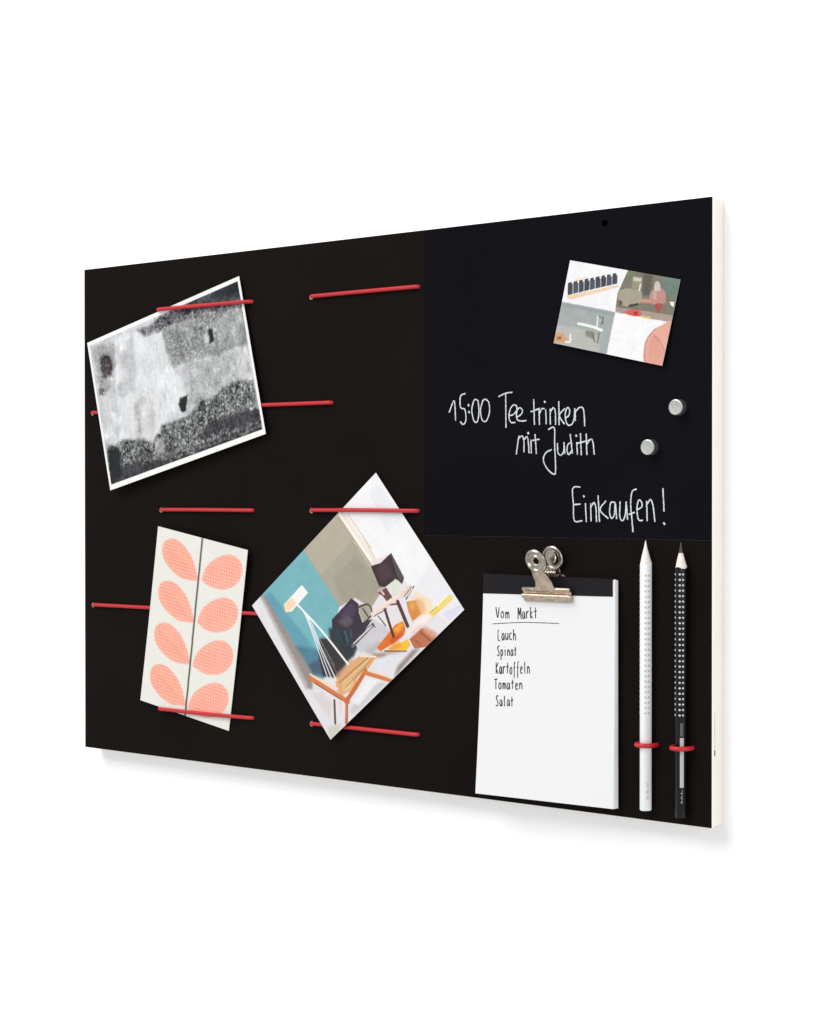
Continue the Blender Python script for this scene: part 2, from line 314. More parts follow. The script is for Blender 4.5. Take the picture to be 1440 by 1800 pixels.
PRINT['diamond'] = [
(0, (228, 226, 228), [-6,-6,1005,-7,1011,997,-5,1010]),
(0, (243, 243, 245), [700,9,1005,-7,1011,997,820,750,820,590,719,490,695,396]),
(-1, (236, 235, 238), [996,640,1011,997,901,996,845,819,817,702]),
(0, (172, 166, 148), [425,-6,719,-20,720,433,701,554,583,588,540,466,437,435]),
(-1, (180, 174, 154), [425,-6,719,-20,717,194,438,200]),
(-1, (163, 157, 140), [495,268,666,273,691,532,592,574,540,466,466,428]),
(-1, (232, 236, 240), [914,40,985,80,988,331,876,321]),
(-1, (140, 190, 196), [345,47,421,50,425,377,339,353]),
(5.56, (240, 230, 215), [720,18,732,433]),
(0.97, (222, 206, 178), [749,59,758,318]),
(1.94, (250, 245, 238), [710,13,724,426]),
(0.83, (205, 195, 175), [700,201,702,404]),
(0.69, (212, 198, 178), [754,221,747,390]),
(0, (240, 225, 222), [721,375,847,438,817,448,717,418]),
(0, (120, 180, 188), [68,-26,430,-8,439,432,301,539,152,680,94,603]),
(-1, (98, 160, 176), [78,15,137,23,206,637,148,687,90,600]),
(-1, (80, 130, 150), [87,385,209,534,211,629,148,687,96,611]),
(-1, (152, 142, 138), [77,3,99,16,109,611,59,687,31,651]),
(-1, (190, 184, 182), [69,5,83,7,49,643,27,658]),
(-1, (74, 96, 116), [112,552,202,587,163,679,108,610]),
(0, (50, 45, 46), [251,492,298,542,311,713,254,751,208,732,152,675,189,562]),
(-1, (92, 84, 82), [218,675,310,706,261,751,208,732]),
(0, (170, 166, 150), [534,510,587,554,573,626,505,630,513,568]),
(1.22, (62, 58, 50), [521,522,581,557,571,616,503,621]),
(1.13, (62, 58, 50), [544,551,546,611]),
(-1, (46, 54, 62), [322,479,382,555,432,687,362,724,302,717,293,550]),
(-1, (56, 52, 54), [243,484,307,539,338,702,298,725,254,751,203,729,152,675]),
(0, (58, 58, 60), [498,609,560,640,496,669,402,661,395,635]),
(0, (58, 47, 60), [363,457,520,451,537,507,514,553,502,612,499,655,368,676,334,573,327,517]),
(-1, (78, 64, 88), [415,474,505,465,517,509,487,543,417,523]),
(-1, (46, 60, 72), [332,512,394,532,420,635,370,673,334,573]),
(-1, (96, 84, 92), [386,493,457,513,463,567,409,562]),
(0.84, (96, 106, 116), [391,569,375,632]),
(0.94, (34, 36, 42), [377,540,357,622]),
(0.75, (84, 92, 102), [426,586,409,625]),
(0, (206, 204, 208), [560,640,600,729,607,797,518,774,400,741,405,683]),
(2.63, (112, 110, 112), [386,673,545,669]),
(0.84, (238, 236, 236), [399,666,537,669]),
(-1, (190, 186, 186), [422,746,524,765,548,802,453,798]),
(0.84, (40, 36, 36), [595,655,602,731]),
(0.84, (70, 60, 58), [543,659,548,690]),
(0, (62, 46, 50), [837,431,825,599,796,619,789,581,766,565,709,556,685,526,705,396,759,427]),
(0, (88, 78, 82), [836,432,825,596,799,602,798,558,820,470]),
(-1, (76, 56, 64), [725,430,792,450,781,541,711,526]),
(0, (222, 226, 210), [782,564,789,605,764,632,733,643,721,624,738,584,758,565]),
(0, (112, 72, 72), [660,548,714,561,715,633,677,627,673,584]),
(1.5, (232, 206, 206), [681,559,684,582]),
(1.13, (214, 180, 176), [669,540,694,552]),
(-1, (246, 222, 196), [835,702,884,819,851,893,788,848,786,754]),
(0, (216, 142, 68), [765,715,828,761,807,836,736,830,747,766]),
(-1, (236, 190, 140), [814,735,846,782,827,847,797,833]),
(-1, (232, 168, 90), [774,735,806,759,780,787,761,768]),
(0, (224, 112, 42), [496,788,650,768,695,787,684,832,661,852,586,842,503,822]),
(-1, (246, 168, 56), [620,778,688,783,686,811,635,816]),
(-1, (206, 86, 36), [577,807,663,835,645,849,576,845]),
(0, (252, 192, 62), [539,841,663,885,662,925,626,931]),
(-1, (240, 160, 44), [547,840,620,863,615,896,556,864]),
(1.22, (124, 90, 44), [524,839,624,935]),
(-1, (168, 140, 128), [456,793,530,855,608,931,518,874,454,822]),
(2.34, (84, 50, 50), [646,649,607,812]),
(3.09, (88, 58, 54), [726,677,702,827]),
(1.22, (236, 222, 236), [739,690,725,826]),
(1.22, (96, 64, 60), [667,643,714,682]),
(2.72, (240, 208, 194), [571,617,759,662,828,665]),
(0.75, (250, 232, 222), [579,616,755,656]),
(0.75, (108, 76, 72), [574,636,656,660]),
(1.03, (88, 68, 58), [771,703,843,681]),
(0.66, (226, 214, 200), [787,698,831,684]),
(0.66, (92, 72, 62), [768,683,830,674]),
(4.69, (238, 218, 126), [837,879,970,888]),
(1.31, (252, 246, 214), [869,865,961,864]),
(0.75, (196, 166, 76), [840,868,889,870]),
(1.31, (240, 200, 90), [854,889,897,893]),
(0, (224, 222, 240), [887,920,998,960,995,987,899,984]),
(0, (190, 112, 76), [672,893,763,898,802,998,727,1001,669,958]),
(-1, (222, 160, 134), [778,899,816,995,784,996,758,918]),
(1.03, (136, 84, 70), [742,906,766,1001]),
(0.94, (150, 92, 74), [695,918,706,974]),
(0, (250, 232, 226), [663,853,803,847,836,871,837,896,763,886,695,884]),
(-1, (236, 206, 200), [689,867,762,876,773,894,704,893]),
(-1, (226, 226, 232), [429,860,524,864,642,952,563,976,454,922]),
(-1, (150, 134, 128), [540,963,655,956,703,979,570,990,486,997]),
(-1, (206, 204, 206), [177,951,313,919,404,954,444,991,192,988]),
(-1, (238, 238, 242), [210,920,356,892,412,943,243,968]),
(-1, (222, 212, 213), [46,706,108,744,115,835,61,907]),
(-1, (212, 207, 196), [20,930,110,974,64,1005,-8,1014]),
(-1, (196, 150, 120), [210,728,311,725,361,747,289,777,211,778]),
(0, (224, 170, 118), [197,759,306,736,395,748,473,825,402,846,356,833,314,839,273,862,234,862,189,851,179,806]),
(-1, (232, 196, 146), [218,808,291,815,279,852,214,853]),
(-1, (206, 178, 116), [354,777,414,803,382,833,343,814]),
(0.73, (166, 112, 72), [211,778,323,785,425,795]),
(0.66, (244, 206, 160), [225,796,324,803,437,806]),
(0.66, (178, 126, 84), [231,826,335,826,436,817]),
(1.17, (250, 230, 206), [394,754,466,825]),
(3.65, (216, 124, 80), [83,627,128,732,201,904]),
(1.02, (160, 84, 56), [90,668,140,786,177,870]),
(1.46, (246, 216, 172), [93,606,141,713,190,800]),
(3.5, (200, 112, 62), [191,894,256,879,311,863,376,842]),
(0.88, (238, 160, 110), [228,871,301,848]),
(3.06, (214, 126, 76), [363,842,469,999]),
(0.95, (252, 214, 176), [396,860,479,994]),
(2.92, (236, 214, 200), [163,872,138,916]),
(2.92, (190, 114, 86), [196,896,131,993]),
(0.73, (226, 150, 110), [187,900,142,967]),
(2.04, (108, 82, 74), [137,837,74,945]),
(0.88, (226, 232, 234), [243,235,239,356,170,704]),
(0.88, (232, 238, 238), [243,238,243,360,185,736]),
(0.95, (240, 242, 242), [244,243,251,368,225,553,206,755]),
(0.58, (120, 116, 116), [231,553,231,747]),
(0.51, (150, 150, 150), [245,480,240,683]),
(1.6, (244, 247, 247), [224,159,278,450,311,734]),
(0, (246, 246, 240), [169,158,318,153,326,220,189,228,156,202]),
(-1, (246, 214, 180), [173,156,231,163,233,216,178,215,155,196])]
PRINT['leaf'] = [
(0, (236, 236, 228), [-253,13,1024,-16,1026,1014,-25,1023]),
(-2, (248, 170, 150), [144,55,193,48,263,54,339,81,402,116,450,160,483,206,497,237,421,248,343,252,254,239,169,211,105,176,75,137,76,97,102,70]),
(-2, (248, 172, 154), [545,230,552,200,574,158,620,120,690,85,775,58,865,52,930,72,962,107,957,154,918,198,849,231,762,252,671,255,600,246]),
(0.27, (232, 140, 120), [115,87,183,199]),
(0.27, (238, 146, 128), [645,237,615,151]),
(0.27, (232, 140, 120), [136,94,209,202]),
(0.27, (238, 146, 128), [668,229,641,143]),
(0.27, (232, 140, 120), [158,101,235,205]),
(0.27, (238, 146, 128), [691,221,667,136]),
(0.27, (232, 140, 120), [179,109,261,207]),
(0.27, (238, 146, 128), [713,213,693,128]),
(0.27, (232, 140, 120), [200,116,286,210]),
(0.27, (238, 146, 128), [736,205,719,121]),
(0.27, (232, 140, 120), [222,123,312,213]),
(0.27, (238, 146, 128), [759,197,745,113]),
(0.27, (232, 140, 120), [243,130,337,215]),
(0.27, (238, 146, 128), [781,189,771,106]),
(0.27, (232, 140, 120), [264,137,363,218]),
(0.27, (238, 146, 128), [804,181,796,98]),
(0.27, (232, 140, 120), [286,145,388,220]),
(0.27, (238, 146, 128), [826,174,822,91]),
(0.27, (232, 140, 120), [307,152,413,223]),
(0.27, (238, 146, 128), [848,166,848,83]),
(0.27, (232, 140, 120), [328,159,439,226]),
(0.27, (238, 146, 128), [871,158,873,76]),
(-2, (248, 170, 150), [147,292,197,285,266,290,343,316,405,351,453,394,486,440,500,471,425,483,347,488,257,475,172,448,108,414,78,375,79,335,105,307]),
(-2, (248, 172, 154), [544,469,550,439,572,397,619,359,688,323,774,295,864,288,929,307,961,343,956,390,917,434,848,468,761,489,670,494,598,485]),
(0.27, (232, 140, 120), [118,324,187,436]),
(0.27, (238, 146, 128), [644,475,614,389]),
(0.27, (232, 140, 120), [139,331,212,439]),
(0.27, (238, 146, 128), [667,467,640,381]),
(0.27, (232, 140, 120), [161,338,238,441]),
(0.27, (238, 146, 128), [689,459,666,374]),
(0.27, (232, 140, 120), [182,346,264,444]),
(0.27, (238, 146, 128), [712,451,692,366]),
(0.27, (232, 140, 120), [204,353,289,446]),
(0.27, (238, 146, 128), [735,443,718,358]),
(0.27, (232, 140, 120), [225,360,315,449]),
(0.27, (238, 146, 128), [757,435,744,350]),
(0.27, (232, 140, 120), [246,367,340,451]),
(0.27, (238, 146, 128), [780,426,769,343]),
(0.27, (232, 140, 120), [268,374,366,453]),
(0.27, (238, 146, 128), [802,418,795,335]),
(0.27, (232, 140, 120), [289,381,391,456]),
(0.27, (238, 146, 128), [825,410,821,327]),
(0.27, (232, 140, 120), [310,388,417,458]),
(0.27, (238, 146, 128), [847,402,847,320]),
(0.27, (232, 140, 120), [331,395,442,461]),
(0.27, (238, 146, 128), [870,394,872,312]),
(-2, (248, 170, 150), [150,529,200,522,269,527,346,552,408,586,457,630,490,675,504,706,428,718,350,724,260,712,175,686,111,652,81,613,82,573,108,545]),
(-2, (248, 172, 154), [542,709,548,679,571,637,617,598,687,561,773,532,863,524,927,544,960,579,955,626,916,671,847,705,759,727,668,733,597,724]),
(0.27, (232, 140, 120), [121,562,190,674]),
(0.27, (238, 146, 128), [642,714,612,628]),
(0.27, (232, 140, 120), [142,569,215,676]),
(0.27, (238, 146, 128), [665,706,638,620]),
(0.27, (232, 140, 120), [164,576,241,678]),
(0.27, (238, 146, 128), [688,698,664,612]),
(0.27, (232, 140, 120), [185,583,267,681]),
(0.27, (238, 146, 128), [711,689,690,604]),
(0.27, (232, 140, 120), [207,590,293,683]),
(0.27, (238, 146, 128), [733,681,716,596]),
(0.27, (232, 140, 120), [228,597,318,685]),
(0.27, (238, 146, 128), [756,673,742,588]),
(0.27, (232, 140, 120), [250,604,344,687]),
(0.27, (238, 146, 128), [778,664,768,580]),
(0.27, (232, 140, 120), [271,610,369,689]),
(0.27, (238, 146, 128), [801,656,794,572]),
(0.27, (232, 140, 120), [292,617,395,692]),
(0.27, (238, 146, 128), [823,648,820,564]),
(0.27, (232, 140, 120), [313,624,420,694]),
(0.27, (238, 146, 128), [846,639,845,557]),
(0.27, (232, 140, 120), [335,631,446,696]),
(0.27, (238, 146, 128), [868,631,871,549]),
(-2, (248, 170, 150), [153,767,203,759,273,764,349,789,412,822,460,865,493,911,507,942,431,954,353,961,263,950,178,924,115,891,84,852,85,812,111,784]),
(-2, (248, 172, 154), [540,950,547,920,569,877,615,838,685,800,771,770,862,762,926,780,959,815,954,862,915,908,846,943,758,966,667,972,595,964]),
(0.27, (232, 140, 120), [124,801,193,912]),
(0.27, (238, 146, 128), [641,954,611,868]),
(0.27, (232, 140, 120), [145,807,219,914]),
(0.27, (238, 146, 128), [664,945,637,860]),
(0.27, (232, 140, 120), [167,814,244,916]),
(0.27, (238, 146, 128), [686,937,663,852]),
(0.27, (232, 140, 120), [188,821,270,918]),
(0.27, (238, 146, 128), [709,928,689,843]),
(0.27, (232, 140, 120), [210,828,296,920]),
(0.27, (238, 146, 128), [732,920,715,835]),
(0.27, (232, 140, 120), [231,834,321,922]),
(0.27, (238, 146, 128), [754,911,741,827]),
(0.27, (232, 140, 120), [253,841,347,924]),
(0.27, (238, 146, 128), [777,903,767,819]),
(0.27, (232, 140, 120), [274,848,373,926]),
(0.27, (238, 146, 128), [800,894,793,810]),
(0.27, (232, 140, 120), [295,854,398,928]),
(0.27, (238, 146, 128), [822,886,818,802]),
(0.27, (232, 140, 120), [317,861,424,930]),
(0.27, (238, 146, 128), [845,877,844,794]),
(0.27, (232, 140, 120), [338,868,449,932]),
(0.27, (238, 146, 128), [867,869,870,786]),
(1.59, (74, 62, 58), [505,-8,507,437,517,1009])]
PRINT['mini'] = [
(0, (240, 240, 242), [-16,-17,1013,-5,1007,1015,-16,984]),
(0, (236, 205, 172), [30,423,475,187,487,207,72,460]),
(-1, (240, 222, 204), [82,200,184,152,189,186,88,239]),
(0, (66, 64, 70), [25,292,69,269,85,385,42,412]),
(0, (52, 56, 66), [23,266,55,249,59,274,27,293]),
(0, (72, 82, 96), [73,267,117,245,133,358,90,385]),
(0, (52, 56, 66), [71,242,103,225,107,250,75,269]),
(0, (60, 70, 84), [122,243,165,220,181,331,138,358]),
(0, (52, 56, 66), [119,217,151,200,155,225,124,244]),
(0, (66, 64, 70), [170,218,214,196,229,304,186,331]),
(0, (52, 56, 66), [168,193,199,176,203,201,172,220]),
(0, (72, 82, 96), [218,194,261,172,276,278,233,305]),
(0, (52, 56, 66), [216,169,247,152,251,177,220,196]),
(0, (60, 70, 84), [266,170,309,148,324,251,281,278]),
(0, (52, 56, 66), [263,145,295,128,299,152,268,172]),
(0, (66, 64, 70), [313,145,357,123,371,225,328,251]),
(0, (52, 56, 66), [311,120,343,104,347,128,316,147]),
(0, (72, 82, 96), [361,121,405,99,419,198,376,225]),
(0, (52, 56, 66), [359,96,391,80,395,104,363,123]),
(0, (60, 70, 84), [409,97,452,75,466,172,423,198]),
(0, (52, 56, 66), [407,72,438,55,442,80,411,99]),
(0, (122, 118, 104), [537,2,1013,-5,1007,497,498,502,485,283]),
(-1, (108, 128, 118), [843,7,1013,-5,1011,225,902,205]),
(-1, (96, 92, 82), [670,8,763,8,774,236,709,252]),
(-1, (110, 128, 84), [541,15,586,16,590,96,553,116]),
(-2, (166, 160, 138), [502,244,669,198,705,334,639,397,531,400]),
(-1, (206, 204, 186), [590,67,669,60,676,104,602,116]),
(-1, (150, 146, 126), [594,118,673,111,679,202,600,215]),
(1.22, (232, 228, 216), [668,135,670,204]),
(1.39, (64, 56, 48), [612,398,682,363]),
(0, (96, 80, 76), [511,358,542,357,546,408,520,414]),
(-2, (188, 138, 128), [777,178,880,153,908,296,788,325]),
(-2, (206, 190, 180), [793,82,827,74,850,160,799,173]),
(-1, (204, 168, 160), [792,186,818,180,832,268,802,276]),
(-2, (168, 82, 74), [828,327,892,311,892,392,849,403]),
(-1, (212, 150, 122), [695,302,781,281,788,325,709,333]),
(0, (168, 152, 138), [497,443,751,427,993,414,1007,497,498,502]),
(-2, (220, 92, 82), [579,476,662,432,723,446,717,494,638,508]),
(0, (176, 44, 44), [658,462,696,447,702,486,672,493]),
(0, (228, 186, 120), [720,487,812,476,820,521,731,525]),
(0, (240, 236, 228), [947,269,987,265,991,322,962,306]),
(0, (164, 170, 168), [-9,501,498,502,499,1018,-29,1023]),
(-1, (182, 184, 176), [-2,779,353,760,445,996,-29,1023]),
(-1, (150, 158, 160), [6,503,493,503,492,550,8,546]),
(1.74, (242, 240, 236), [190,713,300,715,413,736]),
(0.87, (240, 240, 238), [352,584,363,711]),
(0.87, (110, 114, 120), [361,582,401,607,395,679]),
(0.78, (100, 104, 110), [400,572,410,664]),
(-1, (140, 134, 126), [268,770,355,772,365,863,279,838]),
(0.78, (96, 92, 88), [330,790,373,885]),
(0.87, (100, 98, 94), [396,773,396,891]),
(0, (206, 158, 118), [-10,980,-5,880,66,856,116,915,103,977]),
(0, (150, 104, 76), [19,915,63,899,65,940,29,949]),
(1.22, (244, 242, 238), [108,952,148,942,140,861]),
(0, (242, 242, 243), [501,506,1008,503,1007,1015,499,982]),
(-2, (228, 168, 154), [843,999,812,808,824,712,862,615,914,555,1004,509,1007,1015]),
(0.52, (170, 120, 112), [846,986,817,807,837,685,877,599]),
(-1, (222, 160, 142), [871,1003,847,799,867,677,934,730,986,833,996,1006]),
(0.52, (176, 124, 114), [876,675,934,730,989,821])]

# ------------------------------------------------------------------ the setting: the wall
w = MB(); w.box(-1700, 2300, -1100, 2300, -D_WALL - 60, -D_WALL)
tag(w.build('wall', M_WALL), kind='structure')

# ------------------------------------------------------------------ the memo board
board = empty('memo_board', (300, 0, -D_WALL), 'large black wall-mounted memo board with cream edges and red elastic bands', 'memo board')
SU, SV = 366.0, 182.6                       # where the blackboard field begins
b = MB(); b.box(0.5, 599.5, 0.5, 399.5, -15.5, -2.7); body_o = b.build('core', M_BODY, board, bevel=0.5)
b = MB(); b.box(0, 600, 0, 400, -2.7, -0.7); b.build('front_sheet', M_EDGE, board, bevel=0.25)
# L-shaped black face
loop = [(0.1, 0.1), (599.9, 0.1), (599.9, SV), (SU, SV), (SU, 399.9), (0.1, 399.9)]
b = MB()
c = 0.08
top = [(0.1 + c, 0.1 + c), (599.9 - c, 0.1 + c), (599.9 - c, SV - c), (SU - c, SV - c), (SU - c, 399.9 - c), (0.1 + c, 399.9 - c)]
n = 6
b.add([(u, v, -0.7) for u, v in loop] + [(u, v, -c) for u, v in loop] + [(u, v, 0) for u, v in top],
      [tuple(range(5, -1, -1)), tuple(range(12, 18))] + [(i, (i + 1) % n, 6 + (i + 1) % n, 6 + i) for i in range(n)]
      + [(6 + i, 6 + (i + 1) % n, 12 + (i + 1) % n, 12 + i) for i in range(n)])
face = b.build('band_panel', M_FACE, board)
b = MB(); b.box(SU + 0.08, 599.9, SV + 0.08, 399.9, -0.7, -0.2)
chalkp = b.build('blackboard_panel', M_CHALKB, board, bevel=0.05)
b = MB(); b.lathe((519.1, 390.6, -0.2), [(3.0, 0), (3.0, 0.10), (2.5, 0.16), (2.1, -0.05), (0, -0.15)], 28)
b.build('screw_hole_disc', M_HOLE, chalkp)  # shallow black disc instead of a bored hole, its darkness is painted

# chalk writing, one object per word
for word, strokes in CHALK:
    b = MB()
    for s in strokes:
        pts = spline(s, 0.9)
        pts = [p + rng.normal(0, 0.05, 2) for p in pts]
        if len(pts) < 3:
            pts = [pts[0] - np.array((0.25, -0.3)), (pts[0] + pts[-1]) / 2, pts[-1] + np.array((0.25, -0.3))]
            b.ribbon(pts, 1.3, lambda u, v: -0.2 + 0.07)
        else:
            b.ribbon(pts, 0.92, lambda u, v: -0.2 + 0.05 + 0.02 * rng.random())
    o = b.build('chalk_word', M_CHALK, chalkp, recalc=False)

# elastic bands: rows every 80 mm; (u0, u1, v, [(u, centre height) lifts])
BANDS = [(94.0, 195.6, 360.3, 'photo'), (258.0, 361.0, 360.0, None), (10.8, 278.0, 280.0, None), (93.8, 196.4, 199.6, None),
         (258.0, 360.6, 200.0, 'diamond'), (11.2, 278.0, 120.0, None), (93.6, 196.2, 39.4, 'leaf'), (258.0, 360.6, 40.0, None)]
def card_height(key, u, v):
    """height of a sheet's face above the board at (u, v), or None beside it"""
    cd = CARD[key]; e = cd['dh']
    du, dv = u - cd['c'][0], v - cd['c'][1]
    s = (du * math.cos(cd['a']) + dv * math.sin(cd['a'])) / cd['w'] + 0.5
    t = 0.5 - (-du * math.sin(cd['a']) + dv * math.cos(cd['a'])) / cd['h']
    if not (-0.01 <= s <= 1.01 and -0.01 <= t <= 1.01):
        return None
    return float(np.polyval(cd['hf'], v)) + (e[0] * (1 - s) + e[1] * s) * (1 - t) + (e[3] * (1 - s) + e[2] * s) * t
for u0, u1, v, over in BANDS:
    r = 1.52
    us = np.linspace(u0 + 2.0, u1 - 2.0, 60)
    hs = np.full(60, 1.6)
    if over:
        ch = [card_height(over, u, v) for u in us]
        hs = np.array([1.6 if c is None else max(1.6, c + r + 0.05) for c in ch])
        sm = hs.copy()
        for _ in range(40):                                   # taut cord: straight where it is free
            sm[1:-1] = np.maximum(hs[1:-1], (sm[:-2] + sm[2:]) / 2)
        hs = sm
    pts = [(u0, -0.6), (u0 + 0.15, 0.4), (u0 + 0.8, 0.8 * hs[0])] + list(zip(us, hs)) + [(u1 - 0.8, 0.8 * hs[-1]), (u1 - 0.15, 0.4), (u1, -0.6)]
    b = MB()
    sag = rng.normal(0, 0.25)
    b.tube([(u, v + sag * math.sin(math.pi * (u - u0) / (u1 - u0)), h) for u, h in pts], r, 12)
    o = b.build('elastic_band', M_RED, board, smooth=50)
    b = MB(); b.lathe((u0 - 0.35, v - 0.35, 0), [(1.0, 0.02), (1.95, 0.05), (2.0, 0.4), (1.7, 0.65), (1.0, 0.55)], 20, closed=True)
    b.build('ferrule', M_BRASS, o, smooth=40)
# two short loops that hold the pencils
for uc, v in ((553.7, 49.6), (580.1, 49.8)):
    b = MB()
    arc = [(-6.2, -0.6), (-6.2, 1.0), (-6.1, 3.4), (-5.6, 5.8), (-4.2, 8.2), (-2.1, 9.6), (0.0, 9.9), (2.1, 9.6), (4.2, 8.2), (5.6, 5.8), (6.1, 3.4), (6.2, 1.0), (6.2, -0.6)]
    sp = spline(arc, 0.8)
    b.tube([(uc + a[0], v, a[1]) for a in sp], 1.55, 12)
    b.build('pencil_loop', M_RED, board, smooth=50)
# small print on the right edge
b = MB()
x = 73.0
while x > 50.6:
    ln = rng.uniform(0.35, 1.5)
    b.add([(600.0 - 0.5 + 0.04, x, -4.6), (599.54, x - ln, -4.6), (599.54, x - ln, -5.5), (599.54, x, -5.5)], [(0, 1, 2, 3)])
    x -= ln + rng.uniform(0.25, 0.6)
b.build('edge_print', M_TAUPE, body_o)
b = MB(); b.add([(599.54, 49.2, -4.4), (599.54, 45.2, -4.4), (599.54, 45.2, -5.7), (599.54, 49.2, -5.7)], [(0, 1, 2, 3)])
b.build('edge_logo', M_GREEN, body_o)
# peg that carries the clip
b = MB(); b.lathe((479.6, 168.9, 0), [(2.2, -0.2), (2.2, 4.4), (4.3, 4.7), (4.5, 5.3), (3.9, 5.9), (0, 6.2)], 28)
b.build('clip_peg', M_STEEL, board, smooth=40)

# ------------------------------------------------------------------ printed sheets
def box_blur(im, k):
    if k < 1: return im
    for ax in (0, 1):
        acc = np.zeros_like(im)
        for d in range(-k, k + 1):
            acc += np.roll(im, d, axis=ax) if False else np.take(im, np.clip(np.arange(im.shape[ax]) + d, 0, im.shape[ax] - 1), axis=ax)
        im = acc / (2 * k + 1)
    return im

def paint(name, w, h, res, base=(240, 240, 240), warp=(), soft=0.6):
    nx, ny = int(w * res), int(h * res)
    ss = 2
    X, Y = np.meshgrid((np.arange(nx * ss) + 0.5) / (nx * ss) * w, (np.arange(ny * ss) + 0.5) / (ny * ss) * h)
    for cell, amp_ in warp:                                   # uneven outlines
        for axis in (0, 1):
            k = max(1, int(cell * res * ss))
            f = np.kron(rng.normal(0, 1, (ny * ss // k + 2, nx * ss // k + 2)), np.ones((k, k)))[:ny * ss, :nx * ss]
            f = box_blur(box_blur(f[..., None], k // 2), k // 2)[..., 0]
            f *= amp_ / (f.std() + 1e-9)
            if axis: Y = Y + f
            else: X = X + f
    im = np.empty((ny * ss, nx * ss, 3)); im[:] = base
    for wd, col, fl in PRINT[name]:
        pts = np.array(fl, float).reshape(-1, 2) / 1000.0 * (w, h)
        if wd > 0:                                            # stroke
            sp = np.array(spline(pts, 1.0))
            x0, x1, y0, y1 = sp[:, 0].min() - wd, sp[:, 0].max() + wd, sp[:, 1].min() - wd, sp[:, 1].max() + wd
        else:
            if wd == -2:
                q = np.concatenate([pts[-2:], pts, pts[:2]])
                pts = np.array(spline(q, 0.8))
                cl = np.linalg.norm(pts - q[2], axis=1); pts = pts[cl[:len(pts) // 2].argmin():len(pts) // 2 + cl[len(pts) // 2:].argmin()]
            pd = 5.0 if wd == -1 else 0.0
            x0, x1, y0, y1 = pts[:, 0].min() - pd, pts[:, 0].max() + pd, pts[:, 1].min() - pd, pts[:, 1].max() + pd
        i0, i1 = np.clip([int(x0 / w * nx * ss) - 1, int(x1 / w * nx * ss) + 2], 0, nx * ss)
        j0, j1 = np.clip([int(y0 / h * ny * ss) - 1, int(y1 / h * ny * ss) + 2], 0, ny * ss)
        if i1 <= i0 or j1 <= j0: continue
        x, y = X[j0:j1, i0:i1], Y[j0:j1, i0:i1]
        if wd > 0:
            d = np.full(x.shape, 1e9)
            for a, c in zip(sp[:-1], sp[1:]):
                e = c - a; L = e @ e + 1e-12
                t = np.clip(((x - a[0]) * e[0] + (y - a[1]) * e[1]) / L, 0, 1)
                d = np.minimum(d, np.hypot(x - a[0] - t * e[0], y - a[1] - t * e[1]))
            m = d < wd / 2
        else:
            m = np.zeros(x.shape, bool)
            for a, c in zip(pts, np.roll(pts, -1, 0)):
                if a[1] == c[1]: continue
                cr = ((a[1] > y) != (c[1] > y)) & (x < (c[0] - a[0]) * (y - a[1]) / (c[1] - a[1]) + a[0])
                m ^= cr
        if wd == -1:                                          # soft-edged patch
            mm = box_blur(box_blur(m.astype(float)[..., None], int(res * ss * soft)), int(res * ss * soft))
            im[j0:j1, i0:i1] = im[j0:j1, i0:i1] * (1 - mm) + np.array(col, float) * mm
        else:
            im[j0:j1, i0:i1][m] = col
    return im.reshape(ny, ss, nx, ss, 3).mean((1, 3))

